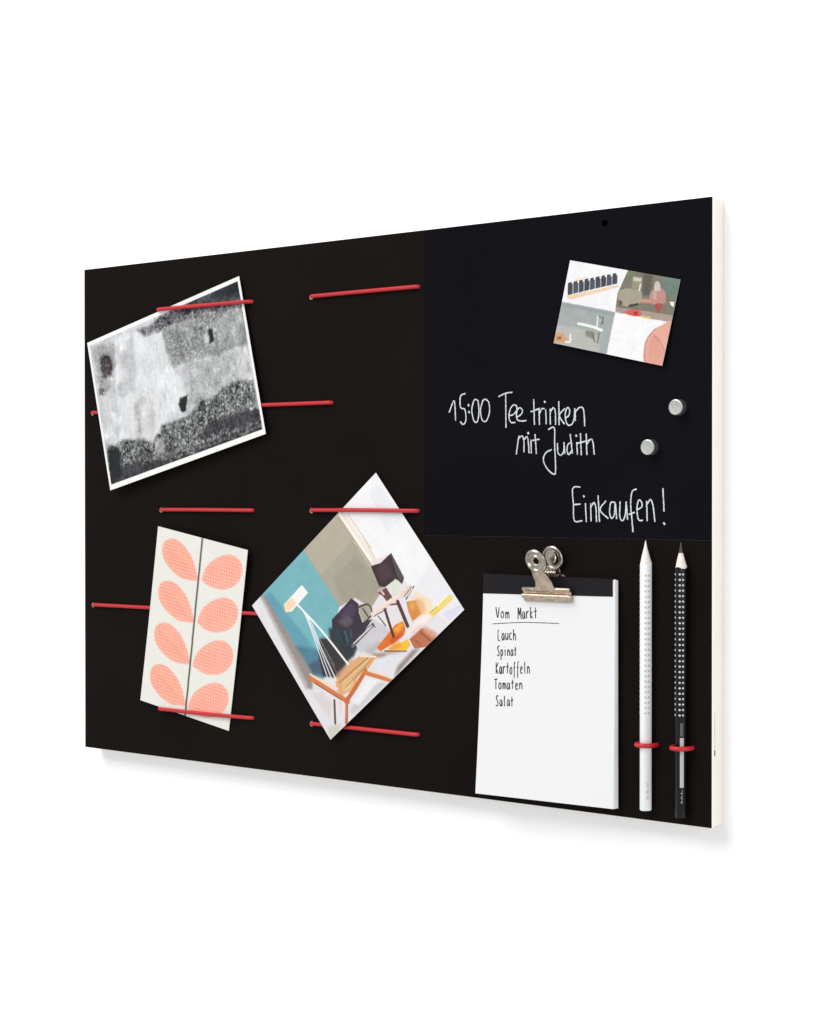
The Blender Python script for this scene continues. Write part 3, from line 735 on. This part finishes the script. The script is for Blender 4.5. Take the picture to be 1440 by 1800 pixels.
def sheet(name, key, m, im, label, cat, thick=0.3):
    cd = CARD[key]
    ny, nx = im.shape[:2]
    ca, sa = math.cos(cd['a']), math.sin(cd['a'])
    def pos(s, t, d=0.0):
        a, bb = (s - 0.5) * cd['w'], (0.5 - t) * cd['h']
        u = cd['c'][0] + a * ca - bb * sa; v = cd['c'][1] + a * sa + bb * ca
        e = cd['dh']
        return u, v, np.polyval(cd['hf'], v) + d + (e[0] * (1 - s) + e[1] * s) * (1 - t) + (e[3] * (1 - s) + e[2] * s) * t
    S, Tt = np.meshgrid(np.linspace(0, 1, nx), np.linspace(0, 1, ny))
    u, v, h = pos(S.ravel(), Tt.ravel())
    root = Vector(P(*pos(0.5, 0.5)))
    co = np.stack([u / 1000, -h / 1000, Z0 + v / 1000], 1) - np.array(root)
    idx = np.arange(nx * ny).reshape(ny, nx)
    f = np.stack([idx[1:, :-1], idx[1:, 1:], idx[:-1, 1:], idx[:-1, :-1]], -1).reshape(-1, 4)
    # coarse back and edges
    k = 24
    S2, T2 = np.meshgrid(np.linspace(0, 1, k), np.linspace(0, 1, k))
    u, v, h = pos(S2.ravel(), T2.ravel(), -thick)
    co2 = np.stack([u / 1000, -h / 1000, Z0 + v / 1000], 1) - np.array(root)
    id2 = np.arange(k * k).reshape(k, k) + nx * ny
    f2 = np.stack([id2[:-1, :-1], id2[:-1, 1:], id2[1:, 1:], id2[1:, :-1]], -1).reshape(-1, 4)
    ring = np.concatenate([[(s, 0) for s in np.linspace(0, 1, k)], [(1, t) for t in np.linspace(0, 1, k)[1:]],
                           [(s, 1) for s in np.linspace(1, 0, k)[1:]], [(0, t) for t in np.linspace(1, 0, k)[1:-1]]])
    u, v, h = pos(ring[:, 0], ring[:, 1]); r1 = np.stack([u / 1000, -h / 1000, Z0 + v / 1000], 1) - np.array(root)
    u, v, h = pos(ring[:, 0], ring[:, 1], -thick); r0 = np.stack([u / 1000, -h / 1000, Z0 + v / 1000], 1) - np.array(root)
    q = len(ring); base = nx * ny + k * k
    f3 = np.array([(base + i, base + (i + 1) % q, base + q + (i + 1) % q, base + q + i) for i in range(q)])
    me = bpy.data.meshes.new(name)
    me.from_pydata(np.concatenate([co, co2, r1, r0]).tolist(), [], np.concatenate([f, f2, f3]).tolist())
    col = np.ones((len(me.vertices), 4))
    col[:, :3] = 0.80
    col[:nx * ny, :3] = np.clip(lin(np.clip(im.reshape(-1, 3), 0, 255)) / E_PAPER, 0, 0.92)
    at = me.color_attributes.new('print', 'FLOAT_COLOR', 'POINT')
    at.data.foreach_set('color', col.astype(np.float32).ravel())
    me.materials.append(m)
    me.polygons.foreach_set('use_smooth', [True] * len(f) + [False] * (len(f2) + len(f3)))
    o = bpy.data.objects.new(name, me)
    o.location = root
    scene.collection.objects.link(o)
    return tag(o, label, cat)

# black and white snapshot of a ruined wall
cd = CARD['photo']
im = paint('photo', cd['w'], cd['h'], 2.0, (210, 212, 214), warp=((5.0, 0.6), (1.6, 0.3), (0.7, 0.25)), soft=1.0)
g = box_blur(im, 1)
ny, nx = g.shape[:2]
grey = g.mean(2)
def field(cell):
    a = rng.normal(0, 1, (int(ny / cell) + 2, int(nx / cell) + 2))
    a = np.kron(a, np.ones((math.ceil(cell), math.ceil(cell))))[:ny, :nx]
    return a if a.shape == (ny, nx) else np.pad(a, ((0, ny - a.shape[0]), (0, nx - a.shape[1])), 'edge')
fine = box_blur(field(1), 1) * 2.6; mid = box_blur(field(4), 2) * 1.8; big = box_blur(field(14), 7) * 1.6
amp = np.interp(grey, [20, 55, 80, 105, 140, 165, 190, 215, 235], [3, 14, 36, 46, 26, 13, 9, 6, 3])
amp = box_blur(amp, 2)
g = g + (amp * (0.85 * fine + 0.35 * mid) + np.interp(grey, [20, 90, 200, 235], [4, 9, 10, 2]) * big)[..., None]
S, Tt = np.meshgrid((np.arange(nx) + .5) / nx * cd['w'], (np.arange(ny) + .5) / ny * cd['h'])
streak = np.repeat(box_blur(rng.normal(0, 1, (1, nx, 1)), 2)[..., 0], ny, 0) * box_blur(field(10), 5)
g += (np.interp(grey, [120, 180, 230], [0, 10, 14]) * streak * 1.7)[..., None]
border = (S < 2.7) | (S > cd['w'] - 2.5) | (Tt < 3.7) | (Tt > cd['h'] - 4.4)
g[border] = (246, 246, 243)
sheet('photograph', 'photo', M_PHOTO, g, 'black and white photograph of an old ruined wall with white border', 'photograph')

cd = CARD['diamond']
g = paint('diamond', cd['w'], cd['h'], 2.6, soft=1.0)
def mottle(g, a_fine, a_big):
    ny, nx = g.shape[:2]
    f = box_blur(rng.normal(0, 1, (ny, nx, 1)), 1) * 3
    k = 12
    l = np.kron(rng.normal(0, 1, (ny // k + 2, nx // k + 2)), np.ones((k, k)))[:ny, :nx, None]
    l = box_blur(box_blur(l, 6), 6)
    return g + a_fine * f + a_big * l / l.std()
g = mottle(g, 1.6, 1.2)
sheet('photograph', 'diamond', M_PHOTO, g, 'colour photograph of chairs and lamp in a teal room, turned on its corner', 'photograph')

cd = CARD['leaf']
g = box_blur(paint('leaf', cd['w'], cd['h'], 2.2, (236, 236, 228)), 1)
m = np.clip((g[..., 0] - g[..., 2] - 45) / 30, 0, 1)[..., None]
S, Tt = np.meshgrid(np.arange(g.shape[1]) / 2.2, np.arange(g.shape[0]) / 2.2)
hatch = (np.sin(S * 2 * math.pi / 2.7) + np.sin(Tt * 2 * math.pi / 2.7))[..., None]      # woven screen-print texture
g = g + m * (hatch * np.array((2.0, 11.0, 12.0)) + np.array((3, 8, 5)))
g = mottle(g, 0.8, 0.6)
sheet('greeting_card', 'leaf', M_CARD, g, 'white card printed with coral leaves along a dark stem', 'card', 0.4)

cd = CARD['mini']
g = paint('mini', cd['w'], cd['h'], 3.2, warp=((1.0, 0.05),))
g = mottle(g, 3.0, 1.6)
sheet('postcard', 'mini', M_PHOTO, g, 'small tilted postcard with four product pictures on the blackboard field', 'postcard')

# ------------------------------------------------------------------ notepad
pad = empty('notepad', (476, 5, 1.1), 'white notepad with black top strip and handwritten shopping list, held by the clip', 'notepad')
K = np.array([[422.8, 156.3, 5.0], [530.8, 155.5, 5.0], [531.1, 5.9, 7.0], [420.4, 5.5, 11.0]])
def pad_pt(s, t, q=1.0, lift=0.0):
    """s across, t down (0..1), q = 1 front sheet .. 0 backing"""
    top = K[0] * (1 - s) + K[1] * s; bot = K[3] * (1 - s) + K[2] * s
    p = top * (1 - t) + bot * t
    hf = top[2] + (bot[2] - top[2]) * max(0.0, (t - 0.1) / 0.9) ** 1.4
    hb = 1.7
    return np.array((p[0] + (1 - q) * 0.1, p[1], hb + (hf - hb) * q + lift))
def pad_sheet(b, q, th, s0=0.0, s1=1.0, t0=0.0, t1=1.0, ns=8, ntt=18, du=0.0, dv=0.0, dq=0.0):
    vs = []
    for lay in (0, 1):
        for j in range(ntt + 1):
            for i in range(ns + 1):
                p = pad_pt(s0 + (s1 - s0) * i / ns, t0 + (t1 - t0) * j / ntt, q + (dq if lay else 0.0), th if lay else 0.0)
                vs.append((p[0] + du, p[1] + dv, p[2]))
    W_, N = ns + 1, (ns + 1) * (ntt + 1)
    fs = []
    for j in range(ntt):
        for i in range(ns):
            a = j * W_ + i
            fs.append((a, a + 1, a + W_ + 1, a + W_)); fs.append((N + a, N + a + W_, N + a + W_ + 1, N + a + 1))
    ring = [i for i in range(W_)] + [j * W_ + ns for j in range(1, ntt + 1)] + [ntt * W_ + i for i in range(ns - 1, -1, -1)] + [j * W_ for j in range(ntt - 1, 0, -1)]
    for a, c in zip(ring, ring[1:] + ring[:1]):
        fs.append((a, N + a, N + c, c))
    b.add(vs, fs)
b = MB(); b.box(423.2, 530.7, 5.8, 155.2, 1.1, 1.68); b.build('backing_card', M_CARDB, pad)
b = MB()
NP = 15
for k in range(NP):
    pad_sheet(b, k / NP, 0.0, ns=4, ntt=14, du=rng.normal(0, 0.18), dv=rng.normal(0, 0.18), dq=0.95 / NP)
b.build('pages', M_PAGES, pad, recalc=False)
b = MB(); pad_sheet(b, 1.0, 0.12)
front = b.build('top_sheet', M_PAPER, pad, recalc=False)
b = MB()
for s0, s1, t1a in ((0.0, 0.985, 0.0),):
    pts = []
    ns = 10
    for lay in (0.13, 0.34):
        for j in (0, 1):
            for i in range(ns + 1):
                s = s0 + (s1 - s0) * i / ns
                t = -0.002 if j == 0 else 0.086 - 0.014 * s
                pts.append(tuple(pad_pt(s, t, 1.0, lay)))
    W_, N = ns + 1, 2 * (ns + 1)
    fs = []
    for i in range(ns):
        fs += [(i, W_ + i, W_ + i + 1, i + 1), (N + i, N + i + 1, N + W_ + i + 1, N + W_ + i), (i, i + 1, N + i + 1, N + i), (W_ + i, N + W_ + i, N + W_ + i + 1, W_ + i + 1)]
    fs += [(0, N, N + W_, W_), (ns, W_ + ns, N + W_ + ns, N + ns)]
    b.add(pts, fs)
q0, q1 = pad_pt(0.0, 0.0, 1.0, 0.34), pad_pt(0.985, 0.0, 1.0, 0.34)
b.add([(q[0], q[1] + dv, hh) for q in (q0, q1) for dv in (0.25, 0.75) for hh in (1.1, q[2])],
      [(0, 1, 3, 2), (4, 6, 7, 5), (0, 4, 5, 1), (2, 3, 7, 6), (0, 2, 6, 4), (1, 5, 7, 3)])
b.build('binding_strip', M_BIND, pad)

# pen strokes: a narrow handwriting alphabet on a unit box (x 0..1, y 0 baseline .. 1 cap height; x-height 0.62)
GL = {
 'V': [[(0, 1), (.45, 0), (.9, 1)]], 'M': [[(0, 0), (.08, 1), (.45, .35), (.8, 1), (.95, 0)]], 'L': [[(.1, 1), (.12, .04), (.8, 0)]],
 'S': [[(.85, .92), (.4, 1), (.15, .78), (.5, .5), (.75, .2), (.4, 0), (.02, .1)]], 'K': [[(.08, 1), (.1, 0)], [(.85, .95), (.12, .45), (.9, 0)]],
 'T': [[(-.05, .95), (.95, 1)], [(.45, 1), (.45, 0)]],
 'o': [[(.5, .62), (.1, .4), (.2, .03), (.6, .02), (.8, .35), (.5, .62)]], 'm': [[(.05, .62), (.05, 0)], [(.05, .4), (.3, .62), (.45, .4), (.45, 0)], [(.45, .4), (.7, .62), (.9, .4), (.95, 0)]],
 'a': [[(.75, .58), (.35, .62), (.08, .3), (.3, 0), (.65, .15), (.78, .6), (.9, 0)]], 'r': [[(.15, .62), (.2, 0)], [(.2, .38), (.5, .62), (.85, .58)]],
 'k': [[(.15, 1), (.15, 0)], [(.8, .62), (.2, .3), (.85, 0)]], 't': [[(.45, .95), (.45, .02)], [(.05, .6), (.9, .66)]],
 'u': [[(.1, .62), (.15, .1), (.45, 0), (.75, .2), (.8, .62)], [(.8, .62), (.9, 0)]], 'c': [[(.8, .58), (.3, .6), (.1, .25), (.4, 0), (.85, .08)]],
 'h': [[(.15, 1), (.15, 0)], [(.15, .38), (.5, .62), (.8, .4), (.88, 0)]], 'p': [[(.15, .62), (.18, -.4)], [(.18, .5), (.55, .64), (.8, .35), (.55, 0), (.2, .08)]],
 'i': [[(.4, .62), (.45, 0)], [(.38, .85), (.42, .9)]], 'n': [[(.12, .62), (.12, 0)], [(.12, .38), (.5, .62), (.78, .4), (.85, 0)]],
 'f': [[(.85, .98), (.5, .95), (.4, .5), (.35, -.42)], [(.1, .5), (.75, .55)]], 'e': [[(.15, .32), (.7, .4), (.55, .62), (.2, .5), (.15, .15), (.45, 0), (.85, .1)]],
 'l': [[(.4, 1), (.42, .1), (.6, 0)]]}
def pad_h(s, t):
    return pad_pt(s, t, 1.0, 0.16)
def pen(b, pts_st, wd):
    st = spline(pts_st, 0.006)
    P3 = np.array([pad_h(p[0], p[1]) for p in st])
    k = len(P3); vs = []
    for i in range(k):
        t = P3[min(i + 1, k - 1)] - P3[max(i - 1, 0)]; t /= np.linalg.norm(t) + 1e-9
        nrm = np.array((-t[1], t[0])) * wd * (0.8 + 0.4 * rng.random()) / 2
        for sg in (1, -1):
            vs.append((P3[i][0] + sg * nrm[0], P3[i][1] + sg * nrm[1], P3[i][2] + 0.02))
    b.add(vs, [(2 * i, 2 * i + 1, 2 * i + 3, 2 * i + 2) for i in range(k - 1)])
for word, (ax, ay, bx, by, cx, cy) in PADWORDS:
    b = MB(); n = len(word); A0 = np.array((ax, ay)); EX = np.array((bx - ax, by - ay)); EY = np.array((cx - ax, cy - ay))
    for i, chh in enumerate(word):
        wob = rng.normal(0, 0.03)
        for s in GL[chh]:
            pen(b, [A0 + EX * ((i + 0.08 + 0.8 * x) / n) + EY * (y + wob) for x, y in s], 0.78)
    b.build('handwritten_word', M_INK, front, recalc=False)
b = MB(); pen(b, UNDERLINE, 0.5); b.build('underline', M_INK, front, recalc=False)

# ------------------------------------------------------------------ bulldog clip
clip = empty('bulldog_clip', (478, 150, 1.0), 'nickel bulldog clip with two round ears gripping the notepad', 'clip')
UC = 478.0
def bar(path, hw, th, round_=0.0):
    """a strip 2*hw wide following (v, h) points; th thick"""
    path = [np.array(p, float) for p in path]; secs = []
    k = len(path)
    for i, p in enumerate(path):
        t = path[min(i + 1, k - 1)] - path[max(i - 1, 0)]; t /= np.linalg.norm(t)
        nm = np.array((-t[1], t[0]))
        w_ = hw[i] if hasattr(hw, '__len__') else hw
        sec = []
        m = 9
        xs = np.linspace(-1, 1, m)
        for x in xs:
            q = p + nm * (th / 2 + round_ * (1 - x * x)); sec.append((UC + x * w_, q[0], q[1]))
        for x in xs[::-1]:
            q = p + nm * (-th / 2 + round_ * (1 - x * x)); sec.append((UC + x * w_, q[0], q[1]))
        secs.append(sec)
    return secs
# front jaw: fold, groove, rolled bar and lip
b = MB()
def rod(v, h, r, hw):
    b.tube([(UC - hw - 0.3, v, h), (UC - hw + 0.3, v, h), (UC + hw - 0.3, v, h), (UC + hw + 0.3, v, h)], [r * 0.7, r, r, r * 0.7], 14)
rod(147.9, 8.2, 1.6, 19.2)
rod(143.3, 8.0, 1.75, 19.6)
b.sweep(bar([(139.6, 5.9), (141.2, 6.4), (144.5, 6.8), (147.5, 7.2)], 19.6, 0.6))
b.build('front_jaw', M_WARM, clip, smooth=40)
# front handle: channel-shaped neck and ear
e_c = np.array((UC + 1.2, 167.4, 21.6)); tv = np.array((0, 0.93, 0.368)); nv = np.array((0, -0.368, 0.93))
b = MB()
b.sweep(bar([(148.2, 9.4), (150.5, 10.0), (153.5, 11.4), (156.6, 14.4), (161.2, 18.6)][::-1], [4.6, 6.2, 6.7, 7.2, 8.6], 0.7, -1.5))
fh = b.build('front_handle', M_WARM, clip, smooth=50)
def ear(b, c, t, nrm, R):
    b.lathe(c, [(2.2, -0.5), (2.2, 0.2), (2.9, 0.75), (3.6, 0.7), (4.3, 0.1), (R - 2.3, 0.0), (R - 1.6, 1.0), (R - 0.7, 1.25), (R, 0.5), (R, -0.5), (R - 0.6, -0.9)], 40, (1, 0, 0), t, nrm, closed=True)
b = MB(); ear(b, e_c, tv, nv, 8.3); b.build('ear', M_STEEL, fh, smooth=35)
# rear plate and handle against the board
b = MB()
b.sweep(bar([(140, 0.65), (150, 0.6), (158, 0.65)], [19.5, 19.5, 9], 0.5))
b.build('rear_jaw', M_WARM, clip, smooth=40)
b = MB(); b.sweep(bar([(156, 0.75), (159, 1.1), (162, 1.5)], [8, 7, 6.5], 0.5)); rh = b.build('rear_handle', M_STEEL, clip, smooth=40)
b = MB(); t2 = np.array((0, 0.98, 0.2)); n2 = np.array((0, -0.2, 0.98))
b.lathe((UC + 1.6, 168.9, 2.9), [(4.7, -0.3), (4.7, 0.4), (R2 := 6.0, 0.3), (6.9, 0.9), (7.8, 1.1), (8.4, 0.5), (8.4, -0.3), (7.8, -0.6)], 40, (1, 0, 0), t2, n2, closed=True)
b.build('ear', M_STEEL, rh, smooth=35)
b = MB(); b.tube([(UC - 6.5, 158.6, 4.6), (UC + 6.5, 158.6, 4.6)], 2.3, 16)
for k in range(6):
    b.lathe((UC - 5.5 + 2.2 * k, 158.6, 4.6), [(2.2, -0.7), (2.9, -0.4), (2.9, 0.4), (2.2, 0.7)], 18, (0, 1, 0), (0, 0, 1), (1, 0, 0), closed=True)
b.build('spring', M_STEEL, clip, smooth=40)

# ------------------------------------------------------------------ pencils
def pencil(name, label, uc, v_end, v_body, v_lead, v_tip, m_body, m_lead, m_dots, dots, phi0, hc=4.25):
    root = empty(name, (uc, v_end, 0.2), label, 'pencil', 'pencils in the red loops')
    R = 3.85
    def rad(ph, k=1.0):
        return R * (1 + 0.055 * k * math.cos(3 * (ph - phi0)))
    n = 36
    def sec(v, sc, k=1.0, add=0.0, wav=0.0):
        return [(uc + (rad(2 * math.pi * j / n, k) * sc + add) * math.cos(2 * math.pi * j / n), v + wav * math.cos(3 * (2 * math.pi * j / n - phi0)),
                 hc + (rad(2 * math.pi * j / n, k) * sc + add) * math.sin(2 * math.pi * j / n)) for j in range(n)]
    b = MB(); b.sweep([sec(v_end, 0.90), sec(v_end + 0.5, 1.0), sec(v_body - 1.0, 1.0), sec(v_body, 1.0, wav=0.7)])
    body = b.build('barrel', m_body, root, smooth=40)
    rl = 0.36 if m_lead is M_LEAD else 0.34
    b = MB(); b.sweep([sec(v_body - 0.2, 0.985, wav=0.7), sec(v_body + (v_lead - v_body) * 0.5, 0.5 * (1 + rl), 0.4), sec(v_lead, rl, 0.0)])
    b.build('sharpened_wood', M_WOOD if m_lead is M_LEAD else M_WOODW, root, smooth=40)
    b = MB(); b.sweep([sec(v_lead - 0.1, rl * 0.99, 0), sec((v_lead + v_tip) / 2, rl * 0.55, 0), sec(v_tip - 0.4, rl * 0.2, 0), sec(v_tip, rl * 0.07, 0)])
    b.build('lead', m_lead, root, smooth=60)
    b = MB()
    v0, v1, cnt, angs = dots
    for i in range(cnt):
        for a in angs:
            ph = math.radians(a); r = rad(ph)
            er = np.array((math.cos(ph), 0, math.sin(ph))); et = np.array((-math.sin(ph), 0, math.cos(ph)))
            c = np.array((uc, v0 + (v1 - v0) * i / (cnt - 1), hc)) + er * r
            b.lathe(c, [(0.72, -0.15), (0.68, 0.07), (0.4, 0.13), (0, 0.14)], 10, et, (0, 1, 0), er)
    o = b.build('grip_dots', m_dots, body, smooth=60); o['kind'] = 'stuff'
    def patch(nm, m, va, vb, a0, a1, add=0.05):
        bb = MB(); k = 8; vs = []
        for v in (va, vb):
            for i in range(k + 1):
                ph = math.radians(a0 + (a1 - a0) * i / k); r = rad(ph) + add
                vs.append((uc + r * math.cos(ph), v, hc + r * math.sin(ph)))
        bb.add(vs, [(i, k + 1 + i, k + 2 + i, i + 1) for i in range(k)])
        return bb.build(nm, m, body, smooth=40)
    return root, patch
ANG = [58, 24, 150, 184]
pw, patch = pencil('pencil', 'white pencil with grey grip dots next to the notepad', 553.7, 7.2, 167.0, 176.5, 182.0, M_PW, M_WLEAD, M_DOTG, (70.4, 159.4, 27, ANG), math.radians(90))
for i, v in enumerate((14.5, 16.2, 18.4, 20.0, 22.6, 24.3)):
    patch('pale_marks', M_PALE, v, v + (0.9 if i % 2 else 1.4), 20, 48)
ANG = [69, 36, 124, 158]
pbk, patch = pencil('pencil', 'black pencil with silver grip dots near the cream right edge', 580.1, 5.4, 164.8, 174.3, 181.3, M_PB, M_LEAD, M_DOTW, (71.0, 160.8, 27, ANG), math.radians(90))
patch('silver_stripe', M_SILVER, 24.9, 56.6, 27, 66)
patch('dark_emblem', M_DGREY, 57.6, 66.0, 34, 64)
for i in range(9):
    v = 15.2 + i * 0.95
    patch('silver_marks', M_SILVER, v, v + 0.5, 38 + 7 * (i % 2), 58 - 6 * (i % 3))

# ------------------------------------------------------------------ round magnets
for uc, vc, lab in ((576.6, 267.4, 'upper round silver magnet, nearer the right edge'), (555.6, 242.2, 'lower round silver magnet, just below and left of the other')):
    root_h = 0.0
    b = MB()
    R = 5.1
    b.lathe((uc, vc, -0.3), [(R - 0.3, 0.0), (R, 0.3), (R, 5.4), (R - 0.25, 5.85), (R - 0.7, 6.05), (R - 1.2, 6.0), (0, 5.9)], 48)
    o = b.build('magnet', M_MAG, None, smooth=25)
    me = o.data
    off = Vector(P(uc, vc, -0.3))
    me.transform(Matrix.Translation(-off)); o.location = off
    tag(o, lab, 'magnet', 'round magnets on the blackboard field')
